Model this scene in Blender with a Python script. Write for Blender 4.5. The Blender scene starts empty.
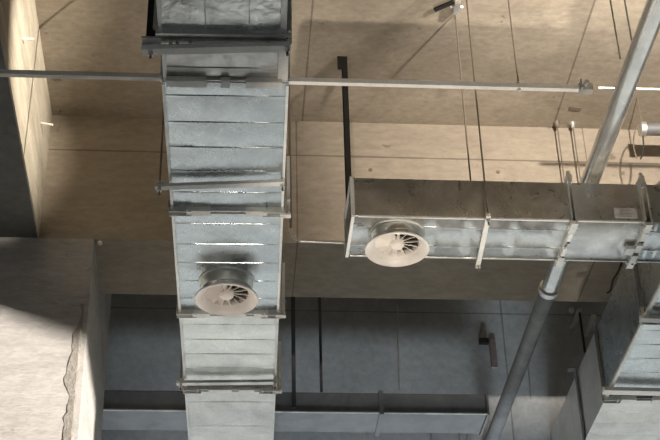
import bpy, bmesh, math, random
from mathutils import Vector, Matrix
random.seed(7)
C = bpy.context.scene.collection
PI = math.pi
# ------------------------------------------------------------------ camera calibration
CAM = Vector((0, 0, 1.6)); F = 1430.0
d = Vector((-120, 942, 1428)).normalized()
u = Vector((-56, -2170, 1428)); u = (u - d*u.dot(d)).normalized()
l = d.cross(u)
RM = Matrix(((l.x, l.y, l.z), (d.x, d.y, d.z), (u.x, u.y, u.z)))      # camera frame -> world
def ray(x, y): return RM @ Vector((x-330, y-220, F))
def PZ(x, y, z):                       # pixel on the level plane z above the eye
    r = ray(x, y); return CAM + r*(z/r.z)
def PY(x, y, Y):                       # pixel on the upright plane Y away
    r = ray(x, y); return CAM + r*(Y/r.y)
def PX(x, y, X):
    r = ray(x, y); return CAM + r*(X/r.x)
cd = bpy.data.cameras.new('camera'); cam = bpy.data.objects.new('camera', cd); C.objects.link(cam)
cd.sensor_width = 36; cd.lens = F/660*36; cd.clip_end = 300
ax = RM @ Vector((1,0,0)); ay = RM @ Vector((0,-1,0)); az = RM @ Vector((0,0,-1))
cam.matrix_world = Matrix(((ax.x,ay.x,az.x,CAM.x),(ax.y,ay.y,az.y,CAM.y),(ax.z,ay.z,az.z,CAM.z),(0,0,0,1)))
bpy.context.scene.camera = cam
EYE = 1.6
# ------------------------------------------------------------------ materials
class NT:
    def __init__(s, name):
        s.m = bpy.data.materials.new(name); s.m.use_nodes = True
        s.t = s.m.node_tree; s.n = s.t.nodes; s.b = s.n['Principled BSDF']
        s.geo = s.n.new('ShaderNodeNewGeometry'); s.pos = s.geo.outputs['Position']
    def lk(s, a, b): s.t.links.new(a, b)
    def mapped(s, scale):
        m = s.n.new('ShaderNodeMapping'); m.inputs['Scale'].default_value = scale
        s.lk(s.pos, m.inputs['Vector']); return m.outputs[0]
    def noise(s, scale, detail=4, rough=.55, vec=None, dist=0):
        n = s.n.new('ShaderNodeTexNoise'); n.inputs['Scale'].default_value = scale
        n.inputs['Detail'].default_value = detail; n.inputs['Roughness'].default_value = rough
        n.inputs['Distortion'].default_value = dist
        s.lk(vec or s.pos, n.inputs['Vector']); return n.outputs['Fac']
    def ramp(s, fac, stops):
        r = s.n.new('ShaderNodeValToRGB'); e = r.color_ramp.elements
        while len(e) < len(stops): e.new(.5)
        for k, (p, c) in enumerate(stops):
            e[k].position = p; e[k].color = (*c, 1) if len(c) == 3 else c
        s.lk(fac, r.inputs[0]); return r.outputs[0]
    def mix(s, a, b, fac, mode='MIX'):
        m = s.n.new('ShaderNodeMix'); m.data_type = 'RGBA'; m.blend_type = mode
        for sock, v in ((m.inputs[6], a), (m.inputs[7], b), (m.inputs[0], fac)):
            if isinstance(v, (int, float)): sock.default_value = v
            elif isinstance(v, tuple): sock.default_value = (*v, 1)
            else: s.lk(v, sock)
        return m.outputs[2]
    def math(s, op, a, b=0, c=0):
        m = s.n.new('ShaderNodeMath'); m.operation = op
        for k, v in enumerate((a, b, c)):
            if isinstance(v, (int, float)): m.inputs[k].default_value = v
            else: s.lk(v, m.inputs[k])
        return m.outputs[0]
    def bump(s, h, strength, dist=.01):
        b = s.n.new('ShaderNodeBump'); b.inputs['Strength'].default_value = strength
        b.inputs['Distance'].default_value = dist; s.lk(h, b.inputs['Height'])
        s.lk(b.outputs[0], s.b.inputs['Normal'])
def G(v): return (v, v, v)
def concrete(name, c0, c1, spot=.35, seams=(), stretch=(1,1,1), spots=True, bump=.25):
    """seams: (axis, coordinate, half width)"""
    q = NT(name)
    v = q.mapped(stretch)
    col = q.ramp(q.noise(1.3, 8, .62, v, .4), [(.3, c0), (.7, c1)])
    fine = q.noise(14, 5, .7, v)
    col = q.mix(col, q.ramp(fine, [(.3, G(.72)), (.65, G(1.08))]), .7, 'MULTIPLY')
    if spots:
        sp = q.ramp(q.noise(4.6, 3, .8, None, .2), [(.67, G(1)), (.73, G(spot))])
        col = q.mix(col, sp, .8, 'MULTIPLY')
    if seams:
        sep = q.n.new('ShaderNodeSeparateXYZ')
        wob = q.noise(3, 2); q.lk(q.pos, sep.inputs[0])
        for axis, cc, hw in seams:
            dd = q.math('ABSOLUTE', q.math('SUBTRACT', sep.outputs['XYZ'.index(axis)], cc))
            dd = q.math('ADD', dd, q.math('MULTIPLY', q.math('SUBTRACT', wob, .5), .012))
            mask = q.math('MULTIPLY', q.math('LESS_THAN', dd, hw), .55)
            col = q.mix(col, tuple(x*.25 for x in c0), mask)
    q.lk(col, q.b.inputs['Base Color'])
    q.b.inputs['Roughness'].default_value = .9; q.b.inputs['Specular IOR Level'].default_value = .2
    q.bump(fine, bump, .02)
    return q.m
def metal(name, base, rough, bump=.05, bscale=5, lo=.8, hi=1.1, patches=True, metallic=1.0, mul=1.0):
    q = NT(name)
    n1 = q.noise(3.2, 6, .65, None, .8)
    col = q.mix(base, q.ramp(n1, [(.35, G(lo)), (.62, G(hi))]), 1.0, 'MULTIPLY')
    vor = q.n.new('ShaderNodeTexVoronoi'); vor.inputs['Scale'].default_value = 60
    q.lk(q.pos, vor.inputs['Vector'])
    sp = q.ramp(vor.outputs['Color'], [(0, G(.9)), (1, G(1.06))])
    col = q.mix(col, sp, .6, 'MULTIPLY')
    q.lk(col, q.b.inputs['Base Color'])
    q.b.inputs['Metallic'].default_value = metallic
    n2 = q.noise(7, 4, .7, None, 1.0)
    r = q.n.new('ShaderNodeMapRange'); r.inputs[1].default_value = .3; r.inputs[2].default_value = .7
    r.inputs[3].default_value = rough*.75; r.inputs[4].default_value = rough*1.4
    q.lk(n2, r.inputs[0]); q.lk(r.outputs[0], q.b.inputs['Roughness'])
    if bump: q.bump(q.noise(bscale, 3, .5), bump, .03)
    return q.m
def plain(name, c, rough=.6, metallic=0, nscale=20):
    q = NT(name)
    col = q.mix(c, q.ramp(q.noise(nscale, 3), [(.3, G(.85)), (.7, G(1.08))]), 1.0, 'MULTIPLY')
    q.lk(col, q.b.inputs['Base Color']); q.b.inputs['Roughness'].default_value = rough
    q.b.inputs['Metallic'].default_value = metallic
    return q.m
ZB, ZC = 6.0, 7.12                        # beam soffit and slab soffit above the eye
YB0 = PZ(330, 243.5, ZB).y; YB1 = PZ(330, 297.5, ZB).y
ZC = PY(330, 122, YB0).z - EYE
YW = 12.05                                # far wall
sx1 = PZ(313, 0, ZC).x; sx2 = PZ(595, 0, ZC).x
beam_seam = PY(330, 156, YB0).z
M = {}
TAN0, TAN1 = (.33, .285, .225), (.47, .41, .33)
M['ceiling'] = concrete('formed_concrete_soffit', TAN0, TAN1, .35, [('X', sx1, .007), ('X', sx2, .007), ('X', sx1-2.7, .007), ('Y', 7.0, .006), ('X', sx2+1.35, .005)], (1, 1.6, 1))
M['beam'] = concrete('formed_concrete_beam', (.34, .29, .23), (.44, .38, .305), .5, [('Z', beam_seam, .008), ('X', sx1-.05, .006), ('X', sx2+.25, .006), ('X', -2.1, .006)], (.6, 1, 1.5))
M['cream'] = concrete('cream_plastered_concrete', (.44, .39, .31), (.80, .73, .60), .7, (), (1, .7, 3.2), False, .3)
M['column'] = concrete('grey_plaster', (.42, .405, .38), (.60, .58, .55), .6, (), (.7, .7, 2.2), True, .5)
M['farwall'] = concrete('dark_grey_concrete', (.40, .415, .42), (.50, .515, .52), .8, [('Z', PY(450, 313, YW).z, .006), ('X', PY(505, 350, YW).x, .008)], (1, 1, 1), False, .15)
M['shaded_beam'] = concrete('shade_darkened_concrete', (.20, .20, .19), (.27, .27, .26), .7, (), (1, 1, 1), False, .2)  # colour darkened to stand in for the shaded beam underside
M['floor'] = concrete('floor_screed', (.17, .16, .15), (.24, .23, .22), .7, (), (1, 1, 1), False, .1)
M['ground'] = concrete('pale_paving', (.42, .43, .42), (.56, .57, .56), .7, (), (.3, .3, .3), False, .1)
M['galv'] = metal('galvanised_sheet', (.60, .64, .645), .28, .06, 3, .88, 1.08)
M['galv_blotch'] = metal('blotched_galvanised_sheet', (.68, .68, .65), .30, .08, 4, .76, 1.15)
M['galv_top'] = metal('crinkled_galvanised_sheet', (.68, .69, .67), .30, .35, 9, .65, 1.2)
M['galv_dull'] = metal('dull_galvanised_sheet', (.74, .74, .72), .5, .05, 4, .88, 1.06)
M['galv_lit'] = metal('lit_galvanised_sheet', (.80, .80, .75), .33, .06, 4, .85, 1.1)  # base colour raised to stand in for light on duct and neck
M['edge'] = metal('bright_folded_edge', (.88, .88, .84), .42, .1, 20, .9, 1.1, metallic=.35)
M['strut'] = metal('pale_zinc_strut', (.88, .87, .82), .5, .03, 10, .92, 1.05, metallic=.1)
M['zinc'] = metal('zinc_fittings', (.78, .77, .72), .35, .2, 30, metallic=.6)
M['pipe'] = metal('galvanised_pipe', (.82, .83, .80), .2, .02, 8, metallic=.75)
M['rod'] = plain('weathered_threaded_rod', (.24, .20, .16), .6, .3, 90)
M['palerod'] = plain('bright_threaded_rod', (.62, .6, .55), .4, .6, 90)
M['black'] = plain('black_painted_steel', (.018, .017, .016), .5, .2)
M['cable'] = plain('black_rubber_cable', (.03, .03, .03), .6)
M['ring'] = plain('off_white_enamel', (.86, .80, .73), .42, 0, 6)
M['vane'] = plain('grey_enamel_vane', (.50, .48, .44), .45, .1, 6)
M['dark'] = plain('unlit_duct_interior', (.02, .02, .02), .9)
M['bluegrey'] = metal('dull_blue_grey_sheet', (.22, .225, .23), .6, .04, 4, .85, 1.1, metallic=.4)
M['paper'] = plain('printed_paper', (.60, .58, .54), .7, 0, 50)
M['ink'] = plain('grey_ink', (.22, .21, .2), .7)
M['drop'] = plain('grey_black_steel', (.06, .063, .065), .6)
M['red'] = plain('faded_red_paint', (.27, .21, .21), .7)
M['mortar'] = concrete('mortar_smear', (.30, .28, .25), (.50, .47, .42), .6, (), (2, 2, 2), True, .8)
# ------------------------------------------------------------------ mesh helpers
class MB:
    def __init__(s): s.bm = bmesh.new()
    def quadstrip(s, rings, closed=True, caps=True):
        vs = [[s.bm.verts.new(p) for p in r] for r in rings]
        n = len(rings[0])
        for a, b in zip(vs, vs[1:]):
            for k in range(n if closed else n-1):
                s.bm.faces.new((a[k], a[(k+1) % n], b[(k+1) % n], b[k]))
        if caps and closed:
            s.bm.faces.new(vs[0][::-1]); s.bm.faces.new(vs[-1])
        return s
    def hexa(s, lo, hi):               # two loops of four points
        return s.quadstrip([lo, hi])
    def box(s, a, b):
        (x0,y0,z0),(x1,y1,z1) = a, b
        return s.hexa([Vector(p) for p in ((x0,y0,z0),(x1,y0,z0),(x1,y1,z0),(x0,y1,z0))],
                      [Vector(p) for p in ((x0,y0,z1),(x1,y0,z1),(x1,y1,z1),(x0,y1,z1))])
    def obox(s, c, e1, e2, e3):        # centre and half-extent vectors
        lo = [c-e1-e2-e3, c+e1-e2-e3, c+e1+e2-e3, c-e1+e2-e3]
        hi = [p+2*e3 for p in lo]; return s.hexa(lo, hi)
    def bar(s, p, q, w, h, upv=Vector((0,0,1))):
        a = (q-p).normalized(); sd = a.cross(upv).normalized(); up = sd.cross(a)
        return s.obox((p+q)/2, (q-p)/2, sd*w/2, up*h/2)
    def tube(s, pts, r, n=12, caps=True):
        rings = []; prev = None
        rr = r if isinstance(r, (list, tuple)) else [r]*len(pts)
        for k, p in enumerate(pts):
            t = (pts[min(k+1, len(pts)-1)] - pts[max(k-1, 0)]).normalized()
            ref = prev if prev is not None else (Vector((0,0,1)) if abs(t.z) < .9 else Vector((1,0,0)))
            b = t.cross(ref).normalized(); c = b.cross(t).normalized(); prev = c
            rings.append([p + rr[k]*(math.cos(2*PI*j/n)*b + math.sin(2*PI*j/n)*c) for j in range(n)])
        return s.quadstrip(rings, True, caps)
    def lathe(s, c, prof, n=48, closed=False):    # prof: (radius, z)
        rings = [[c + Vector((r*math.cos(2*PI*j/n), r*math.sin(2*PI*j/n), z)) for j in range(n)] for r, z in prof]
        return s.quadstrip(rings, True, False)
    def build(s, name, mat, parent=None, smooth=False, bevel=0):
        if bevel:
            bmesh.ops.bevel(s.bm, geom=list(s.bm.edges), offset=bevel, segments=2, affect='EDGES', profile=.5)
        bmesh.ops.recalc_face_normals(s.bm, faces=s.bm.faces)
        off = Vector((0,0,0)); p = parent
        while p is not None: off += p.location; p = p.parent
        if parent is None:
            cs = [v.co for v in s.bm.verts]
            off = Vector([(min(c[k] for c in cs)+max(c[k] for c in cs))/2 for k in range(2)] + [min(c[2] for c in cs)])
        for v in s.bm.verts: v.co -= off
        me = bpy.data.meshes.new(name); s.bm.to_mesh(me); s.bm.free()
        if smooth:
            for f in me.polygons: f.use_smooth = True
            me.set_sharp_from_angle(angle=math.radians(35))
        me.materials.append(mat)
        o = bpy.data.objects.new(name, me); C.objects.link(o)
        if parent: o.parent = parent
        else: o.location = off
        return o
def tag(o, label, cat, group=None):
    o['label'] = label; o['category'] = cat
    if group: o['group'] = group
    return o
def thing(name, loc, label, cat, group=None):
    o = bpy.data.objects.new(name, None); C.objects.link(o); o.location = loc
    o.empty_display_size = .1
    return tag(o, label, cat, group)
def struct(name, mb, mat):
    o = mb.build(name, mat); o['kind'] = 'structure'; return o
Z = lambda z: z + EYE
# ------------------------------------------------------------------ the setting
XL, XR = -9.0, 9.0
mb = MB(); mb.box((XL, -9, Z(ZC)), (XR, YW+.3, Z(ZC)+.25)); struct('ceiling', mb, M['ceiling'])
mb = MB(); mb.box((XL, -9, -.2), (XR, YW+.3, 0)); struct('floor', mb, M['floor'])
mb = MB(); mb.box((-60, YW+.3, -.25), (60, 70, -.02)); struct('trim_1', mb, M['ground'])    # paving outside the shopfront
mb = MB(); mb.box((-3.9, YB0, Z(ZB)), (XR, YB1, Z(ZC))); struct('trim_2', mb, M['beam'])      # cross beam
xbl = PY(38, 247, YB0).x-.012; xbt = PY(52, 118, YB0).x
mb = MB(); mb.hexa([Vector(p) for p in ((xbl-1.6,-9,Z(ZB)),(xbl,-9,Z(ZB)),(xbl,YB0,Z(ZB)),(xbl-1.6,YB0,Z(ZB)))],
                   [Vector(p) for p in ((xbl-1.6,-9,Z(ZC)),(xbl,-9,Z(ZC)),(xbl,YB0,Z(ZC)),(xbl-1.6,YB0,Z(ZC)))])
struct('trim_3', mb, M['shaded_beam'])  # long beam at the left, its shade put into the colour
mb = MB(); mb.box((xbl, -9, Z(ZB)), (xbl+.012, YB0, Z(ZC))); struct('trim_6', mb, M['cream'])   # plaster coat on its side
mb = MB(); mb.box((XL, -9.25, 2.0), (XR, -9, Z(ZC)+.25)); struct('wall_back', mb, M['farwall'])                                                            # unseen back wall, added to keep sky light off the column
xcn = PY(93, 252, YB0).x
mb = MB(); mb.box((-4.4, YB0, 0), (xcn, YB1, Z(ZB))); mb.box((-4.4, YB1, 0), (xcn, 11.2, Z(ZC))); col_o = struct('trim_4', mb, M['column'])      # column
# far wall over the tall shopfront opening
op = Z(4.75)
mb = MB(); mb.box((XL, YW, op), (XR, YW+.25, Z(ZC))); mb.box((XL, YW, 0), (-6.5, YW+.25, op)); struct('wall_far', mb, M['farwall'])
mb = MB(); mb.box((XL-.25, -9, 0), (XL, YW+.3, Z(ZC)+.25)); struct('wall_left', mb, M['farwall'])
# right wall, unseen: opening shaped so its top edge shades the column
zb_px = PY(84, 343, YB0)
LZ = -.37
zl = zb_px.z + LZ*(XR - xcn)
yw0, yw1 = .7, 3.0
mb = MB(); mb.box((XR, yw0, zl), (XR+.25, yw1, Z(ZC)+.25)); mb.box((XR, -9, 0), (XR+.25, yw0, Z(ZC)+.25)); mb.box((XR, yw1, 0), (XR+.25, YW+.3, Z(ZC)+.25)); struct('wall_right', mb, M['farwall'])
LG = 5.98
mb = MB(); mb.box((-1.4, 5.0, Z(LG)-.1), (XR, 6.3, Z(LG))); struct('trim_light_blocker', mb, M['beam'])        # unseen slab added to block the spot light below its top
print('beam', YB0, YB1, 'zc', ZC, 'xbl', xbl, xbt, 'xcn', xcn, 'col boundary', zb_px, 'lintel', zl)
# mortar ridge down the column corner
mb = MB(); left = []; N_ = 40
for k in range(N_+1):
    z = Z(5.42) - k*.045; f = k/N_
    x = xcn - (.075 + .085*f) + .014*math.sin(k*.8) + .02*math.sin(k*.31+1) + random.uniform(-.01, .01)
    left.append((x, z))
rings = []
for x, z in left:
    th = .010+.004*math.sin(z*30)
    rings.append([Vector((x, YB0+.002, z)), Vector((x+.008, YB0-th*.6, z)), Vector((xcn-.045, YB0-th, z+.004*math.sin(z*50))), Vector((xcn-.03, YB0-.003, z)), Vector((xcn-.03, YB0+.002, z))])
mb.quadstrip(rings); o = mb.build('mortar_patch', M['mortar'], None, False)
tag(o, 'rough strip of grey mortar smeared down the corner of the lower left column', 'mortar')
# ------------------------------------------------------------------ ducts
class Frame:
    """a straight duct: A origin on its bottom centre line, al along, ac across"""
    def __init__(s, A, al, ac): s.A, s.al, s.ac = A, al, ac
    def p(s, a, t, z=0): return s.A + s.ac*a + s.al*t + Vector((0, 0, z))
def sheet_section(fr, t0, t1, w0, w1, h, seams, z0=0, z1=0, puff=.004, side=True):
    """sheet-metal box section with folded cross ribs on its bottom"""
    mb = MB(); rings = []
    ts = set([t0, t1])
    for q in seams:
        for dt in (-.009, -.004, 0, .004, .009): ts.add(q+dt)
    n = max(4, int(abs(t1-t0)/.03))
    for k in range(n+1): ts.add(t0+(t1-t0)*k/n)
    ts = sorted(t for t in ts if t0-1e-6 <= t <= t1+1e-6)
    sq = sorted(list(seams)+[t0, t1])
    N = 10
    for t in ts:
        f = (t-t0)/(t1-t0); w = w0+(w1-w0)*f; zz = z0+(z1-z0)*f
        rib = 0
        for q in seams:
            dd = abs(t-q)
            if dd < .0085: rib = max(rib, .0048*math.cos(dd/.0085*PI/2))
        k = max(i for i, q in enumerate(sq) if q <= t+1e-6); k = min(k, len(sq)-2)
        ph = (t-sq[k])/max(1e-6, sq[k+1]-sq[k])
        ring = []
        for j in range(N+1):
            a = -w/2 + w*j/N
            e = math.sin(PI*j/N)
            pf = puff*math.sin(PI*min(1, max(0, ph)))*min(1, e*1.6)
            ring.append(fr.p(a, t, zz - pf - (rib if 0 < j < N else 0)))
        ring += [fr.p(w/2, t, zz+h), fr.p(-w/2, t, zz+h)]
        rings.append(ring)
    mb.quadstrip(rings); return mb
def flange_ring(fr, t, w, h, z=0, wd=.026, lip=.03):
    """angle flange all round a joint, with corner plates"""
    mb = MB(); X = fr.ac; Y = fr.al; U = Vector((0,0,1))
    for dt in (-wd*.55, wd*.55):
        mb.obox(fr.p(0, t+dt, z-lip/2), X*(w/2+lip*.6), Y*(wd*.18), U*lip/2)
        mb.obox(fr.p(0, t+dt, z+h+lip/2), X*(w/2+lip*.6), Y*(wd*.18), U*lip/2)
        for sg in (-1, 1):
            mb.obox(fr.p(sg*(w/2+lip/2), t+dt, z+h/2), X*lip/2, Y*(wd*.18), U*(h/2))
    mb.obox(fr.p(0, t, z-.006), X*(w/2), Y*(wd*.6), U*.006)
    return mb
def corner_plates(fr, t, w, h, z, parent, tops=False):
    for sg in (-1, 1):
        mb = MB(); X = fr.ac*sg
        for dt in (-.024, .024):
            mb.obox(fr.p(sg*(w/2-.045), t+dt, z-.02), fr.ac*.07, fr.al*.003, Vector((0,0,.022)))
            mb.obox(fr.p(sg*(w/2+.018), t+dt, z+.03), fr.ac*.012, fr.al*.003, Vector((0,0,.05)))
        mb.tube([fr.p(sg*(w/2+.008), t-.05, z-.018), fr.p(sg*(w/2+.008), t+.05, z-.018)], .009, 6)
        mb.tube([fr.p(sg*(w/2-.09), t-.04, z-.03), fr.p(sg*(w/2-.09), t+.04, z-.03)], .008, 6)
        mb.build('corner_plate', M['zinc'], parent)
def clip(fr, t, a, ln, z, parent, mat='strut'):
    mb = MB(); mb.obox(fr.p(a, t, z-.026), fr.ac*ln/2, fr.al*.026, Vector((0,0,.010)))
    for dt in (-.026, .026): mb.obox(fr.p(a, t+dt, z-.018), fr.ac*ln/2, fr.al*.003, Vector((0,0,.016)))
    mb.build('flange_clip', M[mat], parent)
U = Vector((0,0,1))
ZD = 5.0
# ---- main duct: straight, running away from the camera
mL0, mL1 = PZ(163.5, 80, ZD), PZ(190, 438, ZD); mR0, mR1 = PZ(287, 80, ZD), PZ(272, 438, ZD)
c0, c1 = (mL0+mR0)/2, (mL1+mR1)/2
al = (c1-c0).normalized(); ac = Vector((al.y, -al.x, 0))
W = ((mR0-mL0).dot(ac) + (mR1-mL1).dot(ac))/2
FM = Frame(Vector((c0.x, c0.y, Z(ZD))), al, ac)
def tm(y): return (PZ(228, y, ZD) - Vector((c0.x, c0.y, Z(ZD)))).dot(al)
print('main duct W', W, (mR0-mL0).dot(ac), (mR1-mL1).dot(ac), 'dir', al, 't', [round(tm(y), 2) for y in (0, 45, 78, 208, 312, 387, 440)])
H = .34
main = thing('ventilation_duct', FM.p(0, tm(208)), 'long galvanised rectangular duct running away down the left, ribbed underneath', 'duct')
t_j = [tm(79.5), tm(209), tm(311.5), tm(387.5)]
S = [[tm(y) for y in (96, 122.5, 147.5, 171, 192.5)], [tm(y) for y in (224, 244.5, 263, 281, 298)], [tm(y) for y in (324.5, 339.5, 354, 368)], [tm(402), tm(426)]]
wr0 = (PZ(278, 62, ZD)-PZ(165, 62, ZD)).dot(ac); offr = ((PZ(278, 62, ZD)+PZ(165, 62, ZD))/2 - FM.A).dot(ac)
FR = Frame(FM.A + ac*offr, al, ac)
wr0_ = wr0
# wide near section, reducer, then the plain sections
ZN = -.10
wn_l = PZ(159, 20, ZD+ZN); wn_r = PZ(284.5, 20, ZD+ZN)
WN = (wn_r-wn_l).dot(ac); offn = ((wn_l+wn_r)/2 - FM.A).dot(ac)
FN = Frame(FM.A + ac*offn, al, ac)
def tn(y): return (PZ(228, y, ZD+ZN) - FM.A).dot(al)
o = sheet_section(FN, tn(38)-1.6, tn(31), WN, WN, .46, [tn(38)-.45, tn(38)-.9], ZN, ZN, .006).build('near_section', M['galv_top'], main, True)
o['label'] = 'wider crinkled near end of the duct'
mb = MB(); mb.obox(FN.p(-WN*.13, tn(38)-.4, ZN-.004), ac*.004, al*.40, U*.006); mb.build('folded_seam', M['edge'], o)
mb = MB(); mb.obox(FN.p(WN*.22, tn(38)-.4, ZN-.003), ac*.003, al*.40, U*.004); mb.build('folded_seam', M['galv_dull'], o)
o = flange_ring(FN, tn(34), WN, .46, ZN, .05, .035).build('end_flange', M['zinc'], main)
for sg, nm_ in ((-1, 'corner_seam'), (1, 'corner_seam')):
    mb = MB(); mb.obox(FN.p(sg*(WN/2-.004), tn(38)-.8, ZN+.0), ac*(.010 if sg < 0 else .016), al*.78, U*.014); mb.build(nm_, M['edge'], o)
    mb = MB(); tq_ = (tn(48)+t_j[0])/2; mb.obox(FR.p(sg*(wr0_/2+.004)+(.024 if sg > 0 else 0), tq_, -.003), ac*(.010 if sg < 0 else .028), al*((t_j[0]-tn(48))/2-.01), U*.010); mb.build(nm_, M['edge'] if sg < 0 else M['strut'], main)
for sg in (-1, 1):
    for k in range(5):
        mb = MB(); c = FN.p(sg*(WN/2-.02-.035*k*(1 if sg < 0 else .6)), tn(38)+random.uniform(-.04, .02), ZN-.035)
        mb.tube([c, c-U*.018], .011, 6); mb.build('flange_bolt', M['zinc'], main)
sheet_section(FR, tn(38), t_j[0]-.015, wr0+.02, wr0, H, [tm(68)], 0, 0, .003).build('collar_section', M['galv_dull'], main, True)
names = [M['galv'], M['galv'], M['galv_lit'], M['galv_dull']]
ends = t_j + [YW - FM.A.y - .02]
for k in range(4):
    w_ = W + (.0 if k == 0 else 0)
    s_ = sheet_section(FM, ends[k]+.014, ends[k+1]-.014, W, W, H, S[k] if k < 3 else S[k], 0, 0, .005 if k < 3 else .002)
    o = s_.build('duct_section', names[k], main, True)
    for sg in (-1, 1):
        mb = MB(); mb.obox(FM.p(sg*(W/2+.004), (ends[k]+ends[k+1])/2, -.003), ac*.008, al*((ends[k+1]-ends[k])/2-.03), U*.012)
        mb.build('corner_seam', M['edge'] if k < 3 else M['galv_dull'], o)
for k, t in enumerate(t_j):
    flange_ring(FM, t, W, H, 0, .03 if k else .02, .03 if k else .018).build('flange', M['galv_dull'] if k != 2 else M['zinc'], main)
    if k in (1, 2, 3): corner_plates(FM, t, W, H, 0, main)
    spots = {0: [(-.22, .22), (.0, .05), (.22, .2)], 1: [(-.185, .15), (.185, .13)], 2: [(-.2, .12), (.05, .14), (.23, .1)], 3: [(-.08, .18), (.13, .12)]}[k]
    for a, ln in spots: clip(FM, t, a*W/.7, ln, -.002 if k == 0 else 0, main, 'strut' if k < 3 else 'zinc')
# ---- trapeze hangers
def nuts(mb, p, r=.014):
    mb.tube([p-U*.012, p+U*.012], r, 6)
def trapeze(p, q, w, label, rods, group='trapeze hangers under the ducts', h=.022, ztop=None, rodmat='rod', below=.06, strutmat='strut', rr=.0065):
    """p, q strut ends; rods: points on the strut where the rods go up to the soffit"""
    rods = [(r, zt or (Z(LG)-.1 if r.y < 6.3 else None)) for r, zt in rods]
    t = thing('trapeze_hanger', (p+q)/2, label, 'hanger', group)
    MB().bar(p, q, w, h).build('strut', M[strutmat], t)
    for r, zt in rods:
        mb = MB(); mb.tube([Vector((r.x, r.y, r.z-below)), Vector((r.x, r.y, zt if zt else Z(ZC)))], rr, 8)
        ro = mb.build('threaded_rod', M[rodmat], t, True)
        mb = MB(); nuts(mb, r-U*(h/2+.012)); mb.build('nut', M['zinc'], ro)
        mb = MB(); nuts(mb, r+U*(h/2+.012)); mb.build('nut', M['zinc'], ro)
    return t
zs = -.048
def on(fr, a, t, z): return fr.p(a, t, z)
# light flat strut above the y=209 joint
sp_, sq_ = PZ(155, 187, ZD+zs), PZ(284.5, 182.5, ZD+zs)
trapeze(sp_, sq_, .042, 'pale flat trapeze strut under the long duct, just above its upper middle joint', [(sp_.lerp(sq_, .035), None), (sp_.lerp(sq_, .985), None)])
sp_, sq_ = PZ(142, 50, ZD+ZN-.06), PZ(291, 46.5, ZD+ZN-.06)
trapeze(sp_, sq_, .05, 'grey trapeze strut under the wide near end of the long duct', [(sp_.lerp(sq_, .06), None), (sp_.lerp(sq_, .975), None)], h=.03)
sp_, sq_ = PZ(176.5, 383, ZD+zs), PZ(277, 382, ZD+zs)
trapeze(sp_, sq_, .045, 'dull trapeze strut under the long duct at the bottom of the view', [(sp_.lerp(sq_, .04), None), (sp_.lerp(sq_, .98), None)], strutmat='galv_dull')
# dark channel drop and pale angle beside the near end
t = thing('hanger_channel', PZ(151, 40, ZD+ZN), 'steel channel, coloured dark for shade, hanging beside the left edge of the wide duct end', 'hanger')
a_ = PZ(151.5, 40, ZD+ZN-.03)
mb = MB(); mb.box((a_.x-.028, a_.y-.02, a_.z), (a_.x+.02, a_.y-.012, Z(LG)-.1)); mb.box((a_.x-.028, a_.y-.02, a_.z), (a_.x-.022, a_.y+.02, Z(LG)-.1)); mb.box((a_.x+.014, a_.y-.02, a_.z), (a_.x+.02, a_.y+.02, Z(LG)-.1))
mb.build('channel', M['black'], t)  # near-black colour stands in for the shade on this hanger
mb = MB(); mb.box((a_.x-.05, a_.y-.03, a_.z-.012), (a_.x+.05, a_.y+.05, a_.z)); mb.build('foot_plate', M['galv_dull'], t)
b_ = PZ(288.5, 44, ZD+ZN-.02)
mb = MB(); mb.box((b_.x-.018, b_.y-.003, b_.z), (b_.x+.018, b_.y+.003, Z(LG)-.1)); mb.box((b_.x-.018, b_.y-.003, b_.z), (b_.x-.013, b_.y+.03, Z(LG)-.1))
for k in range(6): mb.box((b_.x-.004, b_.y-.006, b_.z+.1+.15*k), (b_.x+.006, b_.y-.003, b_.z+.13+.15*k))
o = mb.build('hanger_angle', M['strut'], None); tag(o, 'pale punched steel angle hanging beside the right edge of the wide duct end', 'hanger')
# right-hand drops at the lower joints: slotted straps against the duct side
for (yy, lab, ya) in ((211, 'pale slotted strap up the right side of the long duct at its upper middle joint', .42), (312, 'pale slotted strap up the right side of the long duct below the round diffuser', .40), (388, 'pale slotted strap up the right side of the long duct at the bottom joint', .40)):
    tt = tm(yy); mb = MB()
    c = FM.p(W/2+.045, tt, -.03)
    mb.obox(c+U*(ya/2+.02), ac*.010, al*.003, U*(ya/2+.02)); mb.obox(c-ac*.008+U*(ya/2), ac*.003, al*.014, U*ya/2)
    mb.obox(c+U*.0-ac*.02, ac*.035, al*.02, U*.006)
    o = mb.build('duct_strap', M['strut']); tag(o, lab, 'strap', 'straps on the right of the long duct')
    mb = MB(); mb.tube([c+U*.12-al*.02, c+U*.12+al*.02], .012, 6); mb.build('bolt', M['zinc'], o)
    mb = MB(); mb.tube([c+U*.02-al*.03, c+U*.02+al*.02], .011, 6)
    mb.build('bolt', M['zinc'], o)
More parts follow.
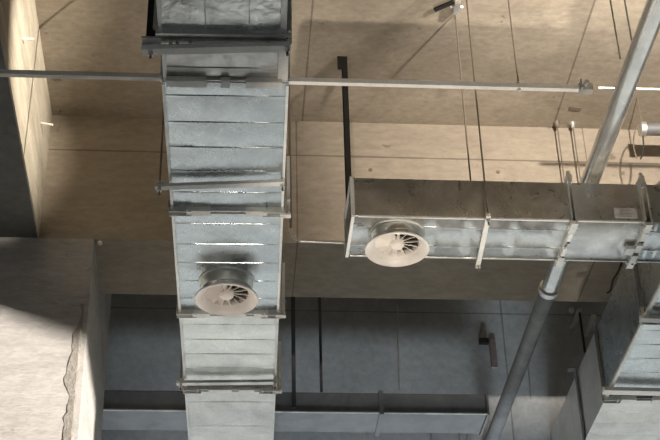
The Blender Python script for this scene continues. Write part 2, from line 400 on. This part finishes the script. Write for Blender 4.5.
# ---- cross duct
n0 = PZ(353, 216, ZD); n1 = PZ(640, 222.2, ZD)
al2 = (n1-n0).normalized(); bk = Vector((-al2.y, al2.x, 0))
f0 = PZ(400, 256.5, ZD); D2 = (f0-n0).dot(bk)
H2 = PY(400, 179, PZ(400, 217, ZD).y).z - Z(ZD)
print('cross duct depth', D2, 'height', H2, al2)
FC = Frame(n0 + bk*D2/2 + U*0, al2, -bk)      # across: towards the camera positive
def tc(x, y=240): return (PZ(x, y, ZD) - n0).dot(al2)
tj2 = [0, tc(566), tc(637, 245)]
xr_near = 672
tend = tc(700)
cross = thing('branch_duct', FC.p(0, tj2[1]/2), 'shorter galvanised duct crossing to the right with a capped left end', 'duct')
def sec(a, b, mat, nm='duct_section', par=cross, beads=()):
    """box with lengthwise beads along its underside"""
    mb = MB(); w = D2; L_ = []
    prof = [(w/2, H2), (w/2, .004), (w/2-.006, 0)]
    for c in sorted(beads, reverse=True):
        prof += [(c+.011, 0), (c+.006, -.0035), (c, -.0045), (c-.006, -.0035), (c-.011, 0)]
    prof += [(-w/2+.006, 0), (-w/2, .004), (-w/2, H2)]
    n = 24; rings = []
    for k in range(n+1):
        t = a+(b-a)*k/n
        rings.append([FC.p(x, t, z - (.0035*math.sin(k*1.3)*math.sin(PI*(x/w+.5)) if z <= 0 else 0)) for x, z in prof])
    mb.quadstrip(rings); return mb.build(nm, mat, par, True)
sec(0, tj2[1]-.012, M['galv_blotch'], beads=(.12, -.10))
sec(tj2[1]+.012, tj2[2]-.012, M['galv_blotch'])
sec(tj2[2]+.012, tend, M['galv'], beads=(.12, -.10))
mb = MB()
for a_, z_, in ((D2/2+.004, H2/2), (-D2/2-.004, H2/2)): mb.obox(FC.p(a_, .0, z_), FC.ac*.006, al2*.012, U*H2/2)
mb.obox(FC.p(0, 0, -.002), FC.ac*(D2/2+.008), al2*.010, U*.008); mb.obox(FC.p(0, 0, H2), FC.ac*(D2/2+.008), al2*.012, U*.008)
mb.obox(FC.p(0, .004, H2/2), FC.ac*D2/2, al2*.004, U*H2/2)
o = mb.build('end_cap', M['edge'], cross); o['label'] = 'bright folded edge of the capped end'
mb = MB(); mb.obox(FC.p(D2/2+.002, tj2[1]/2, .0), FC.ac*.006, al2*(tj2[1]/2-.03), U*.006)
mb.obox(FC.p(D2/2+.001, (tj2[1]+tj2[2])/2, .0), FC.ac*.005, al2*((tj2[2]-tj2[1])/2-.03), U*.006); mb.build('corner_seam', M['edge'], cross)
mb = MB(); mb.obox(FC.p(-D2/2, tend/2, .0), FC.ac*.005, al2*(tend/2-.02), U*.006); mb.build('corner_seam', M['galv_dull'], cross)
for t in tj2[1:]:
    big = t == tj2[2]
    o = flange_ring(FC and Frame(FC.A, al2, FC.ac), t, D2, H2, 0, .034 if big else .022, .03).build('flange', M['galv_dull'], cross)
    for sg in (-1, 1):
        mb = MB(); c = FC.p(sg*(D2/2+.02), t, H2+.015)
        mb.obox(c, FC.ac*.022, al2*.016, U*.03); mb.obox(c+U*.04, FC.ac*.01, al2*.010, U*.02); mb.build('corner_plate', M['galv_dull'], cross)
        mb = MB(); c = FC.p(sg*(D2/2-.03), t, -.03)
        mb.obox(c, FC.ac*.06, al2*.022, U*.012); mb.tube([c-al2*.035, c+al2*.035], .010, 6); mb.build('corner_plate', M['zinc'], cross)
    for a in ((.12, -.02, -.15) if big else (.1, -.08)):
        mb = MB(); mb.obox(FC.p(a, t, -.035), FC.ac*.045, al2*(.02 if big else .013), U*.010)
        mb.build('flange_clip', M['edge'], cross)
        mb = MB(); c = FC.p(a-.055, t+.006, -.047); mb.tube([c, c+U*.006], .009, 8); mb.build('bolt_hole', M['black'], cross)
mb = MB(); mb.obox(FC.p(-.06, tj2[2]-.05, -.03), FC.ac*.04, al2*.028, U*.012); mb.build('clamp_plate', M['edge'], cross)
# paper label with print on the near side
lp0, lp1 = PY(617, 219.5, FC.p(D2/2, tj2[2]).y), PY(637.5, 209, FC.p(D2/2, tj2[2]).y)
tl0 = tj2[2]-.21; lw, lh = .15, .078
lc = FC.p(D2/2+.0015, tl0+lw/2, .028+lh/2)
mb = MB(); mb.obox(lc, al2*lw/2, FC.ac*.0012, U*lh/2); lo = mb.build('paper_label', M['paper'], cross); lo['label'] = 'small pale paper label with fine grey print'
mb = MB()
for r in range(6):
    mb.obox(lc+FC.ac*.0016+al2*(-.01+.012*(r % 2))+U*(.030-.011*r), al2*(.045-.006*(r % 3)), FC.ac*.0004, U*.0014)
mb.obox(lc+FC.ac*.0016-al2*.025+U*.0, al2*.0008, FC.ac*.0004, U*.034)
mb.build('printed_lines', M['ink'], lo)
# hangers of the cross duct
ca, cb = PZ(488.5, 215, ZD-.02), PZ(477.5, 267, ZD-.02)
trapeze(ca, cb, .03, 'pale narrow trapeze strut under the middle of the crossing duct', [(ca.lerp(cb, .04), None), (ca.lerp(cb, .93), None)], rr=.006)
brk = PZ(456, 5, ZC)
t = thing('ceiling_bracket', brk, 'dark angle bracket bolted to the ceiling at the top centre', 'bracket')
q0, q1 = PZ(434.5, 10, ZC-.04), PZ(453, 2, ZC-.04)
MB().bar(q0, q1, .03, .02).build('arm', M['black'], t)
mb = MB(); mb.box((brk.x-.025, brk.y-.09, brk.z-.07), (brk.x+.02, brk.y+.03, brk.z)); mb.build('clevis', M['galv_dull'], t)
mb = MB(); mb.tube([Vector((brk.x-.05, brk.y-.03, brk.z-.045)), Vector((brk.x+.045, brk.y-.03, brk.z-.045))], .013, 6); mb.build('bolt', M['zinc'], t)
# ---- round swirl diffusers
def diffuser(c, R, neck, label, rot=0):
    """c: centre of the collar on the duct underside"""
    t = thing('round_diffuser', c-U*neck, label, 'air diffuser', 'round swirl diffusers under the ducts')
    z = -neck
    k = .82
    mb = MB(); mb.lathe(c, [(R*k+.012, -.001), (R*k+.014, -.012), (R*k+.002, -.016), (R*k, -.016)], 64)
    mb.build('collar', M['edge'], t, True)
    mb = MB(); mb.lathe(c, [(R*k, 0), (R*k, z*.55), (R*k+.003, z*.58), (R*k, z*.61), (R*k, z+.03), (R*k-.012, z+.03), (R*k-.012, 0)], 64)
    mb.build('neck', M['galv_lit'], t, True)
    mb = MB(); mb.lathe(c, [(R*k-.004, z+.034), (R*.93, z+.022), (R, z+.012), (R, z+.004), (R*.965, z), (R*.90, z+.004), (R*.80, z+.022), (R*.70, z+.045), (R*.685, z+.050), (R*.685, z+.085), (R*.70, z+.085), (R*k-.004, z+.034)], 72)
    mb.build('flared_ring', M['ring'], t, True)
    mb = MB(); mb.lathe(c, [(.001, z+.015), (R*.10, z+.017), (R*.18, z+.024), (R*.225, z+.038), (R*.235, z+.055), (R*.235, z+.08), (.001, z+.08)], 40)
    mb.build('hub', M['ring'], t, True)
    n = 14
    for j in range(n):
        a = rot + 2*PI*j/n; ca_, sa_ = math.cos(a), math.sin(a)
        er = Vector((ca_, sa_, 0)); et = Vector((-sa_, ca_, 0))
        tl = (et*.66 + U*.75).normalized(); nn = er.cross(tl)
        mb = MB(); r0, r1 = R*.22, R*.69
        def loop(r, hw): 
            cc = c + er*r + U*(z+.06)
            return [cc - tl*hw - nn*.0015, cc + tl*hw - nn*.0015, cc + tl*hw + nn*.0015, cc - tl*hw + nn*.0015]
        mb.hexa(loop(r0, .013), loop(r1, .024)); mb.build('vane', M['ring'] , t)
    mb = MB(); mb.lathe(c, [(.001, z+.115), (R*k-.014, z+.115)], 48); mb.build('unlit_interior', M['dark'], t)  # near-black disc stands in for the unlit inside of the duct
    return t
NK = .155
rc = PZ(226.5, 300.5, ZD-NK); RR = .5*(PZ(258.5, 300, ZD-NK)-PZ(194.5, 300, ZD-NK)).length
print('diffuser r', RR)
diffuser(Vector((rc.x, rc.y, Z(ZD))), RR, NK, 'round off-white swirl diffuser hanging under the long ribbed duct', .1)
rc = PZ(397.3, 250.5, ZD-.13); R2 = .5*(PZ(429.5, 250, ZD-.13)-PZ(365, 250, ZD-.13)).length
diffuser(Vector((rc.x, rc.y, Z(ZD))), R2, .13, 'round off-white swirl diffuser under the capped end of the crossing duct', .25)
# ---- right-hand duct running away
e0, e1 = PZ(646, 316, ZD), PZ(603.5, 395, ZD); e2 = PZ(585, 440, ZD)
al3 = (e2-e0).normalized(); ac3 = Vector((al3.y, -al3.x, 0))
W3 = .95; H3 = (PY(594, 335, PZ(603, 397, ZD).y).z - Z(ZD))
print('right duct', e0, e1, e2, al3, 'H3', H3)
H3 = .62
FRt = Frame(Vector((e0.x, e0.y, Z(ZD))) + ac3*W3/2, al3, ac3)
def tr(y, x=640): return (PZ(x, y, ZD) - e0).dot(al3)
right = thing('ventilation_duct', FRt.p(0, tr(395)), 'deep galvanised duct running away at the right edge below the crossing duct', 'duct')
tq = [tr(318), tr(397.5)]
t_near = (FC.p(0, tend).y + .02 - FRt.A.y)/al3.y - .3
tw = (YW - FRt.A.y)/al3.y - .03
sheet_section(FRt, t_near, tq[0]-.014, W3, W3, H3, [tr(y) for y in (302, 286, 271)], 0, 0, .004).build('duct_section', M['galv'], right, True)
sheet_section(FRt, tq[0]+.014, tq[1]-.014, W3, W3, H3, [tr(y) for y in (330.5, 344.5, 358.5, 372.5)], 0, 0, .004).build('duct_section', M['galv'], right, True)
sheet_section(FRt, tq[1]+.014, tw, W3, W3, H3, [tr(y) for y in (412, 424, 436)], 0, 0, .002).build('duct_section', M['galv_dull'], right, True)
mb = MB(); mb.obox(FRt.p(-W3/2-.004, (tq[0]+tq[1])/2, -.004), ac3*.012, al3*((tq[1]-tq[0])/2-.03), U*.012); mb.build('corner_seam', M['edge'], right)
mb = MB(); mb.obox(FRt.p(-W3/2-.004, (t_near+tq[0])/2, -.004), ac3*.012, al3*((tq[0]-t_near)/2-.03), U*.012); mb.build('corner_seam', M['edge'], right)
for t in tq:
    flange_ring(FRt, t, W3, H3, 0, .03, .018).build('flange', M['bluegrey'], right)
    corner_plates(FRt, t, W3, H3, 0, right)
    for a in (-.3, -.05): clip(FRt, t, a, .12, 0, right)
p_, q_ = PZ(603, 390.5, ZD-.05), PZ(720, 393.5, ZD-.05)
trapeze(p_, q_, .075, 'broad pale trapeze strut under the deep duct at the right edge', [(q_.lerp(p_, .04), None)], h=.03)
p_, q_ = PZ(640, 318.5, ZD-.05), PZ(735, 321, ZD-.05)
trapeze(p_, q_, .06, 'upper pale trapeze strut under the deep duct at the right edge', [(q_.lerp(p_, .04), None)], h=.03)
# flared shoe between the crossing duct and the deep duct
mb = MB(); aa = FC.p(D2/2, tj2[2]+.05, H2); 
lo = [FC.p(D2/2, tj2[2]+.05, H2*.9), FC.p(D2/2, tend, H2*.9), FC.p(-D2/2, tend, H2*.9), FC.p(-D2/2, tj2[2]+.05, H2*.9)]
hi = [FC.p(D2/2-.02, tj2[2]+.1, H2+.005), FC.p(D2/2-.02, tend, H2+.32), FC.p(-D2/2, tend, H2+.32), FC.p(-D2/2, tj2[2]+.1, H2+.005)]
mb.hexa(lo, hi); o = mb.build('flared_shoe', M['galv_dull'], cross, bevel=.006)
# strap on the far side face of the deep duct
sx = PX(568, 415, (FRt.p(-W3/2, tr(430)).x)-.0)
for yy, nm in ((433, 'flat steel strap up the side of the deep right duct beyond its joint'),):
    tt = tr(yy+6, 590); c = FRt.p(-W3/2-.012, tt, 0)
    mb = MB(); mb.obox(c+U*H3/2, ac3*.004, al3*.03, U*(H3/2+.03)); mb.obox(c+U*(H3+.03)-ac3*.03, ac3*.035, al3*.03, U*.005)
    o = mb.build('side_strap', M['bluegrey']); tag(o, nm, 'strap')
# ---- round pipe running away over the crossing duct
ZP = ZD+H2+.17
k0, k1 = PZ(652+6, 0, ZP), PZ(591, 182, ZP)
pd = PZ(549, 289, ZP); 
pr = .5*18.5*((k1-CAM).length)/F
pdir = (pd-PZ(617, 110, ZP)).normalized()
pA = PZ(617, 110, ZP) - pdir*4.2
endw = pA + pdir*((YW-.01-pA.y)/pdir.y)
pipe = thing('steel_pipe', pd, 'shiny round steel pipe slanting over the crossing duct at the upper right', 'pipe')
MB().tube([pA, pd], pr, 28).build('pipe_run', M['pipe'], pipe, True)
MB().tube([pd-pdir*.03, pd-pdir*.025, pd+pdir*.03, pd+pdir*.035], [pr, pr*1.22, pr*1.22, pr], 28).build('coupling', M['galv_dull'], pipe, True)
o = MB().tube([pd+pdir*.03, endw], pr*.98, 28).build('pipe_run', M['bluegrey'], pipe, True); o['label'] = 'far length of the pipe beyond its coupling, coloured darker for shade'  # darker material stands in for shade past the coupling
# rods beside the pipe
def rod_thing(p, ztop, label, mat='rod', r=.006, cat='rod', name='threaded_rod', group=None):
    mb = MB(); mb.tube([p, Vector((p.x, p.y, ztop))], r, 8); o = mb.build(name, M[mat], None, True); tag(o, label, cat, group); 
    return o
for (x, y, lab) in ((620.5, 60, 'thin pale rod hanging left of the shiny pipe, the left one of two'), (632.5, 45, 'thin pale rod hanging at the edge of the shiny pipe, the right one of two')):
    b = PZ(x, y, ZP+.02); o = rod_thing(b, Z(ZC), lab, 'palerod', .0055, group='rods beside the shiny pipe')
# rods anchored beside the beam
ya = YB0-.07
for (x0, y0, x1, lab) in ((557, 125, 563, 'dark rod hanging in front of the beam above the duct joint, left of two'), (572.5, 124, 579, 'dark rod hanging in front of the beam above the duct joint, right of two')):
    b = PY(x0, y0, ya)
    t = thing('threaded_rod', Vector((b.x, b.y, Z(ZC))), lab, 'rod', 'rods in front of the beam')
    MB().tube([Vector((b.x, b.y, Z(5.9))), Vector((b.x, b.y, Z(ZC)))], .0055, 8).build('rod', M['rod'], t, True)
    mb = MB(); mb.tube([Vector((b.x, b.y, Z(ZC)-.05)), Vector((b.x, b.y, Z(ZC)-.012)), Vector((b.x, b.y, Z(ZC)))], [.014, .02, .03], 10); mb.build('ceiling_anchor', M['zinc'] if x0 > 560 else M['rod'], t, True)
b = PZ(575, 108, ZC); mb = MB(); mb.bar(b-Vector((.05, 0, .004)), b+Vector((.05, .012, -.004)), .045, .006); o = mb.build('fixing_plate', M['rod']); tag(o, 'small dark metal plate fixed to the ceiling above the right rods', 'plate')
# ---- long lateral strut
Yl = 7.2
a_, b_ = PY(-60, 71.5, Yl), PY(581, 88.5, Yl)
t = thing('lateral_strut', (a_+b_)/2, 'long pale metal strut crossing the whole view behind the long duct', 'strut')
MB().bar(a_, b_, .034, .034).build('bar', M['strut'], t)
mb = MB(); mb.bar(b_-Vector((.02,0,0)), b_+Vector((.075,0,.0)), .05, .055); mb.tube([b_+Vector((.03,-.05,.02)), b_+Vector((.03,.05,.02))], .018, 6); mb.tube([b_+Vector((.0,-.03,-.02)), b_+Vector((.0,-.03,.05))], .010, 6); mb.build('end_clamp', M['galv_dull'], t)
s_ = a_.lerp(b_, 1-(581-517)/641.)
mb = MB(); mb.tube([s_-U*.03, Vector((s_.x, s_.y, Z(ZC)))], .0055, 8); ro = mb.build('threaded_rod', M['rod'], t, True)
mb = MB(); nuts(mb, s_-U*.022); mb.build('nut', M['zinc'], ro)
mb = MB(); nuts(mb, s_+U*.022); mb.build('nut', M['zinc'], ro)
s_ = a_.lerp(b_, (160+60)/641.)
mb = MB(); mb.bar(s_-Vector((.03,0,0)), s_+Vector((.05,0,0)), .042, .042); mb.build('splice', M['zinc'], t)
c_, e_ = PY(598, 88, Yl+.9), PY(720, 91, Yl+.9)
o = MB().tube([c_, e_], .012, 10).build('thin_conduit', M['galv_dull'], None, True); tag(o, 'thin pale conduit under the ceiling passing behind the shiny pipe', 'conduit')
# ---- black drop channel left of the crossing duct
Yk = PZ(346, 58, ZC).y
bt = PY(350.5, 243, Yk)
t = thing('hanger_channel', Vector((bt.x, bt.y, bt.z)), 'black steel channel hanging from the ceiling at the capped duct end', 'hanger')
mb = MB(); xw = .022
mb.box((bt.x-xw, Yk-.02, bt.z), (bt.x+xw, Yk-.015, Z(ZC))); mb.box((bt.x-xw, Yk-.02, bt.z), (bt.x-xw+.005, Yk+.02, Z(ZC))); mb.box((bt.x+xw-.005, Yk-.02, bt.z), (bt.x+xw, Yk+.02, Z(ZC)))
mb.build('channel', M['black'], t)
mb = MB(); mb.box((bt.x-.055, Yk-.02, Z(ZC)-.12), (bt.x-.022, Yk+.0, Z(ZC))); mb.build('fixing_cleat', M['black'], t)
# conduit with elbow
Ye = Yk-.03
g0, g1, g2 = PY(288.5, 62, Ye), PY(291, 240.5, Ye), PY(349, 243, Ye)
bend = [g1+U*.10, g1+Vector((.008,0,.05)), g1+Vector((.03,0,.015)), g1+Vector((.07,0,0))]
t = thing('elbow_conduit', g1, 'thin conduit dropping beside the long duct and turning to the black channel', 'conduit')
MB().tube([g0]+bend[:1], .010, 10).build('upright_run', M['rod'], t, True)
MB().tube(bend, .012, 10).build('elbow', M['zinc'], t, True)
MB().tube([bend[-1], g2], .010, 10).build('level_run', M['palerod'], t, True)
# ---- short pipe at right under the beam
Ys = 9.0
p_, q_ = PY(641.5, 129, Ys), PY(720, 130.5, Ys)
t = thing('pipe_stub', p_, 'short grey pipe end poking in from the right edge before the beam', 'pipe')
MB().tube([p_, q_], .053, 24).build('pipe_run', M['bluegrey'], t, True)
MB().tube([p_-Vector((.012,0,0)), p_+Vector((.03,0,0))], .061, 24).build('end_collar', M['galv_dull'], t, True)
def loop(pts, Y, r, label, mat='cable', name='cable'):
    P = [PY(x, y, Y) for x, y in pts]; out = []
    for k in range(len(P)-1):
        a, b = P[max(k-1, 0)], P[k]; c, e = P[k+1], P[min(k+2, len(P)-1)]
        for s in range(5):
            q = s/5; out.append(.5*((2*b)+(c-a)*q+(2*a-5*b+4*c-e)*q*q+(3*b-a-3*c+e)*q**3))
    out.append(P[-1]); o = MB().tube(out, r, 8).build(name, M[mat], None, True); return tag(o, label, 'cable')
loop([(641, 121), (636, 128), (633.5, 141), (634.5, 151), (637, 158)], Ys-.07, .005, 'thin brown loop of wire hanging from the pipe end at the right edge', 'rod')
loop([(643, 136), (643.5, 146), (642.5, 154), (640.5, 159)], Ys-.07, .006, 'short dark wire tail hanging under the pipe end at the right edge', 'cable')
loop([(622, 262), (618, 272), (613, 280), (610.5, 290), (607, 293)], FC.p(-D2/2, tj2[2]).y+.03, .007, 'short black cable tail dangling below the crossing duct at its right joint')
b = PY(640, 100, Ys); rod_thing(PY(641.5, 122, Ys), Z(ZC), 'thin rod holding up the pipe end at the right edge', 'rod', .005)
# ---- pins in the cream beam
for (x0, y0, x1, y1, lab) in ((22.5, 39, 34, 39, 'short white pin sticking out of the cream beam, the upper one'), (41, 122.5, 53, 125, 'short white pin sticking out of the cream beam, the lower one')):
    a_ = PX(x0, y0, xbl+.012); b_ = PY(x1, y1, a_.y)
    o = MB().tube([a_-Vector((.02,0,0)), b_], .009, 8).build('anchor_pin', M['ring'], None, True); tag(o, lab, 'pin', 'pins in the cream beam')
# ---- far bay: sheet duct across, its drop bars, thin wires
Yf = 11.35
a_, b_ = PY(96, 409.5, Yf), PY(487, 411.5, Yf)
zt = PY(300, 392, Yf).z
xa, xb_ = a_.x-.3, b_.x
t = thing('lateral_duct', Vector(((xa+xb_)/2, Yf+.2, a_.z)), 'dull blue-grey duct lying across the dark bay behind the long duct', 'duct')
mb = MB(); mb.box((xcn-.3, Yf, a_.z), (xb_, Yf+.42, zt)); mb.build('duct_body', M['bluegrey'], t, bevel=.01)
mb = MB(); mb.box((xcn-.3, Yf-.010, a_.z-.006), (xb_, Yf+.01, a_.z+.004)); mb.build('lower_lip', M['galv_dull'], t)
jx = PY(381, 400, Yf).x
mb = MB(); mb.box((jx-.02, Yf-.014, a_.z-.02), (jx+.02, Yf+.44, zt+.02)); mb.build('flange', M['bluegrey'], t)
mb = MB(); mb.box((xb_, Yf-.014, a_.z-.015), (xb_+.02, Yf+.44, zt+.015)); mb.build('end_cap', M['bluegrey'], t)
def drop(x0, x1, ybot, Y, w, mat, label):
    b = PY((x0+x1)/2, ybot, Y); mb = MB(); mb.box((b.x-w/2, Y-.012, b.z), (b.x+w/2, Y-.008, Z(ZC))); mb.box((b.x-w/2, Y-.012, b.z), (b.x-w/2+.004, Y+.014, Z(ZC)))
    o = mb.build('drop_bar', M[mat]); return tag(o, label, 'hanger', 'dark drop bars in the far bay')
drop(294, 294, 408, Yf-.06, .034, 'drop', 'dark drop bar in the far bay, nearest the right of the long duct')
drop(321.5, 321.5, 392.5, Yf+.1, .024, 'drop', 'thinner dark drop bar in the far bay, second right of the long duct')
for (x0, y0, x1, y1, lab) in ((397.5, 305, 399.5, 391, 'long thin pale wire on the far wall above the lateral duct'),
        (366, 412, 367.5, 437, 'short pale wire under the lateral duct, first from the left'), (400, 412, 401, 436, 'short pale wire under the lateral duct, second from the left'),
        (431, 427, 432, 446, 'very short pale wire on the far wall near the bottom edge'), (459, 413, 460, 446, 'pale wire of a close pair on the far wall, the left one'),
        (466, 413, 467.5, 446, 'pale wire of a close pair on the far wall, the right one'), (528.3, 357, 531, 399, 'pale wire on the far wall between the pipe and the deep right duct')):
    o = MB().tube([PY(x0, y0, YW-.012), PY(x1, y1, YW-.012)], .006, 8).build('hanging_wire', M['palerod'], None, True); tag(o, lab, 'wire', 'pale wires on the far wall')
# dark box and red strip on the far wall
a_, b_ = PY(479, 345, YW), PY(488, 340, YW)
mb = MB(); mb.box((a_.x, YW-.05, a_.z), (b_.x, YW, b_.z)); o = mb.build('wall_box', M['black'], None, bevel=.004); tag(o, 'tiny dark box fixed high on the far wall left of the red strip', 'box')
a_, b_ = PY(491.5, 368, YW), PY(495, 340, YW)
mb = MB(); mb.box((a_.x, YW-.02, a_.z), (b_.x, YW, b_.z)); o = mb.build('wall_strip', M['red'], None); tag(o, 'faded reddish strip upright on the dark far wall', 'strip')
# fixings by the deep duct
for (x0, y0, x1, y1, mat, lab) in ((579.5, 312, 583, 352, 'black', 'short dark rod standing behind the deep right duct'), (593.5, 318, 597, 345, 'palerod', 'short pale rod with an eye behind the deep right duct')):
    Yq = 11.7; p0, p1 = PY(x0, y0, Yq), PY(x1, y1, Yq); p1 = Vector((p0.x, p0.y, p1.z))
    t = thing('fixing_rod', p0, lab, 'rod')
    MB().tube([p1, p0], .012, 8).build('rod', M[mat], t, True)
    mb = MB(); mb.box((p0.x-.02, Yq-.02, p0.z-.01), (p0.x+.02, YW, p0.z+.03)); mb.build('bracket', M['zinc'], t)
p0 = PY(570.5, 312.5, YW); mb = MB(); mb.lathe(p0, [(.001, -.03), (.02, -.025), (.03, 0), (.02, .025), (.001, .03)], 16); 
mb.tube([p0, Vector((p0.x, YW, p0.z))], .012, 8); o = mb.build('round_fixing', M['zinc'], None, True); o.location.y -= .04; tag(o, 'small shiny round fixing knob on the far wall by the deep duct', 'knob')  # round fixing knob on the wall
p0 = PY(100, 243, YB0-.01); mb = MB(); mb.lathe(p0, [(.001, -.02), (.018, -.01), (.018, .01), (.001, .02)], 10); o = mb.build('round_fixing', M['zinc'], None, True); tag(o, 'tiny bolt head at the lower left edge of the beam', 'bolt')
for (x, y, lab) in ((370.5, 170, 'dark bolt hole plug in the beam face above the capped duct end'), (498, 172, 'dark bolt hole plug in the beam face above the duct middle'), (623, 173, 'dark bolt hole plug in the beam face at the right')):
    p0 = PY(x, y, YB0); mb = MB(); mb.tube([p0, p0-Vector((0,.008,0))], .016, 10); o = mb.build('hole_plug', M['rod'], None, True); tag(o, lab, 'plug', 'plugs in the beam face')
# ------------------------------------------------------------------ light
w = bpy.data.worlds.new('world'); bpy.context.scene.world = w; w.use_nodes = True
bg = w.node_tree.nodes['Background']; bg.inputs[0].default_value = (.72, .86, 1, 1); bg.inputs[1].default_value = .45
def sun(name, dirv, energy, col, ang):
    L = bpy.data.lights.new(name, 'SUN'); L.energy = energy; L.color = col; L.angle = math.radians(ang)
    o = bpy.data.objects.new(name, L); C.objects.link(o); o.location = (0, 20, 20)
    o.rotation_euler = Vector(dirv).to_track_quat('-Z', 'Y').to_euler(); return o
sun('sun_on_paving', (-.35, -.25, -.9), 3.2, (1, .97, .92), .6)
sun('sun_reflected_low', (-1, .75, -LZ), 8, (1, .91, .82), .9)
def spot(name, loc, target, energy, col, size, blend, rad):
    L = bpy.data.lights.new(name, 'SPOT'); L.energy = energy; L.color = col; L.spot_size = math.radians(size); L.spot_blend = blend; L.shadow_soft_size = rad
    o = bpy.data.objects.new(name, L); C.objects.link(o); o.location = loc
    o.rotation_euler = (Vector(target)-Vector(loc)).to_track_quat('-Z', 'Y').to_euler(); return o
spot('added_ceiling_fill', (3.0, 5.35, Z(LG)+.02), (3.0, 9.0, Z(7.1)), 1350, (1, .9, .79), 88, 1, .07)  # unseen light added to brighten the ceiling and beam face
spot('added_beam_fill', (1.2, 5.35, Z(LG)+.02), (xbl-.1, 8.3, Z(6.6)), 1150, (1, .9, .76), 26, .8, .015)  # unseen light added for the cream beam side
spot('added_uplight', (.25, 7.2, .3), (.1, 8.2, Z(4.9)), 560, (1, .9, .8), 15, .6, .45)  # unseen light added to brighten the diffusers from below
spot('added_uplight', (1.6, 5.3, .3), (1.5, 6.9, Z(5.6)), 1300, (1, .9, .78), 28, .6, .1)  # unseen light added for the lateral strut and crossing duct
spot('added_uplight', (3.45, 9.9, .3), (3.45, 10.0, Z(4.9)), 300, (1, .95, .88), 13, .6, .08)  # unseen light added under the deep right duct
L = bpy.data.lights.new('added_far_bay_fill', 'AREA'); L.shape = 'RECTANGLE'; L.size = 9; L.size_y = .3; L.energy = 27; L.color = (.84, .93, 1); L.spread = math.radians(22)  # unseen light added to brighten the far wall
o = bpy.data.objects.new('added_far_bay_fill', L); C.objects.link(o); o.location = (.8, 10.4, 1.5)
o.rotation_euler = Vector((0, .24, 1)).to_track_quat('-Z', 'Y').to_euler()
sc = bpy.context.scene
sc.view_settings.view_transform = 'Standard'; sc.view_settings.look = 'None'; sc.view_settings.gamma = 1
sc.view_settings.exposure = .2
sc.cycles.max_bounces = 8; sc.cycles.diffuse_bounces = 5; sc.cycles.use_denoising = True
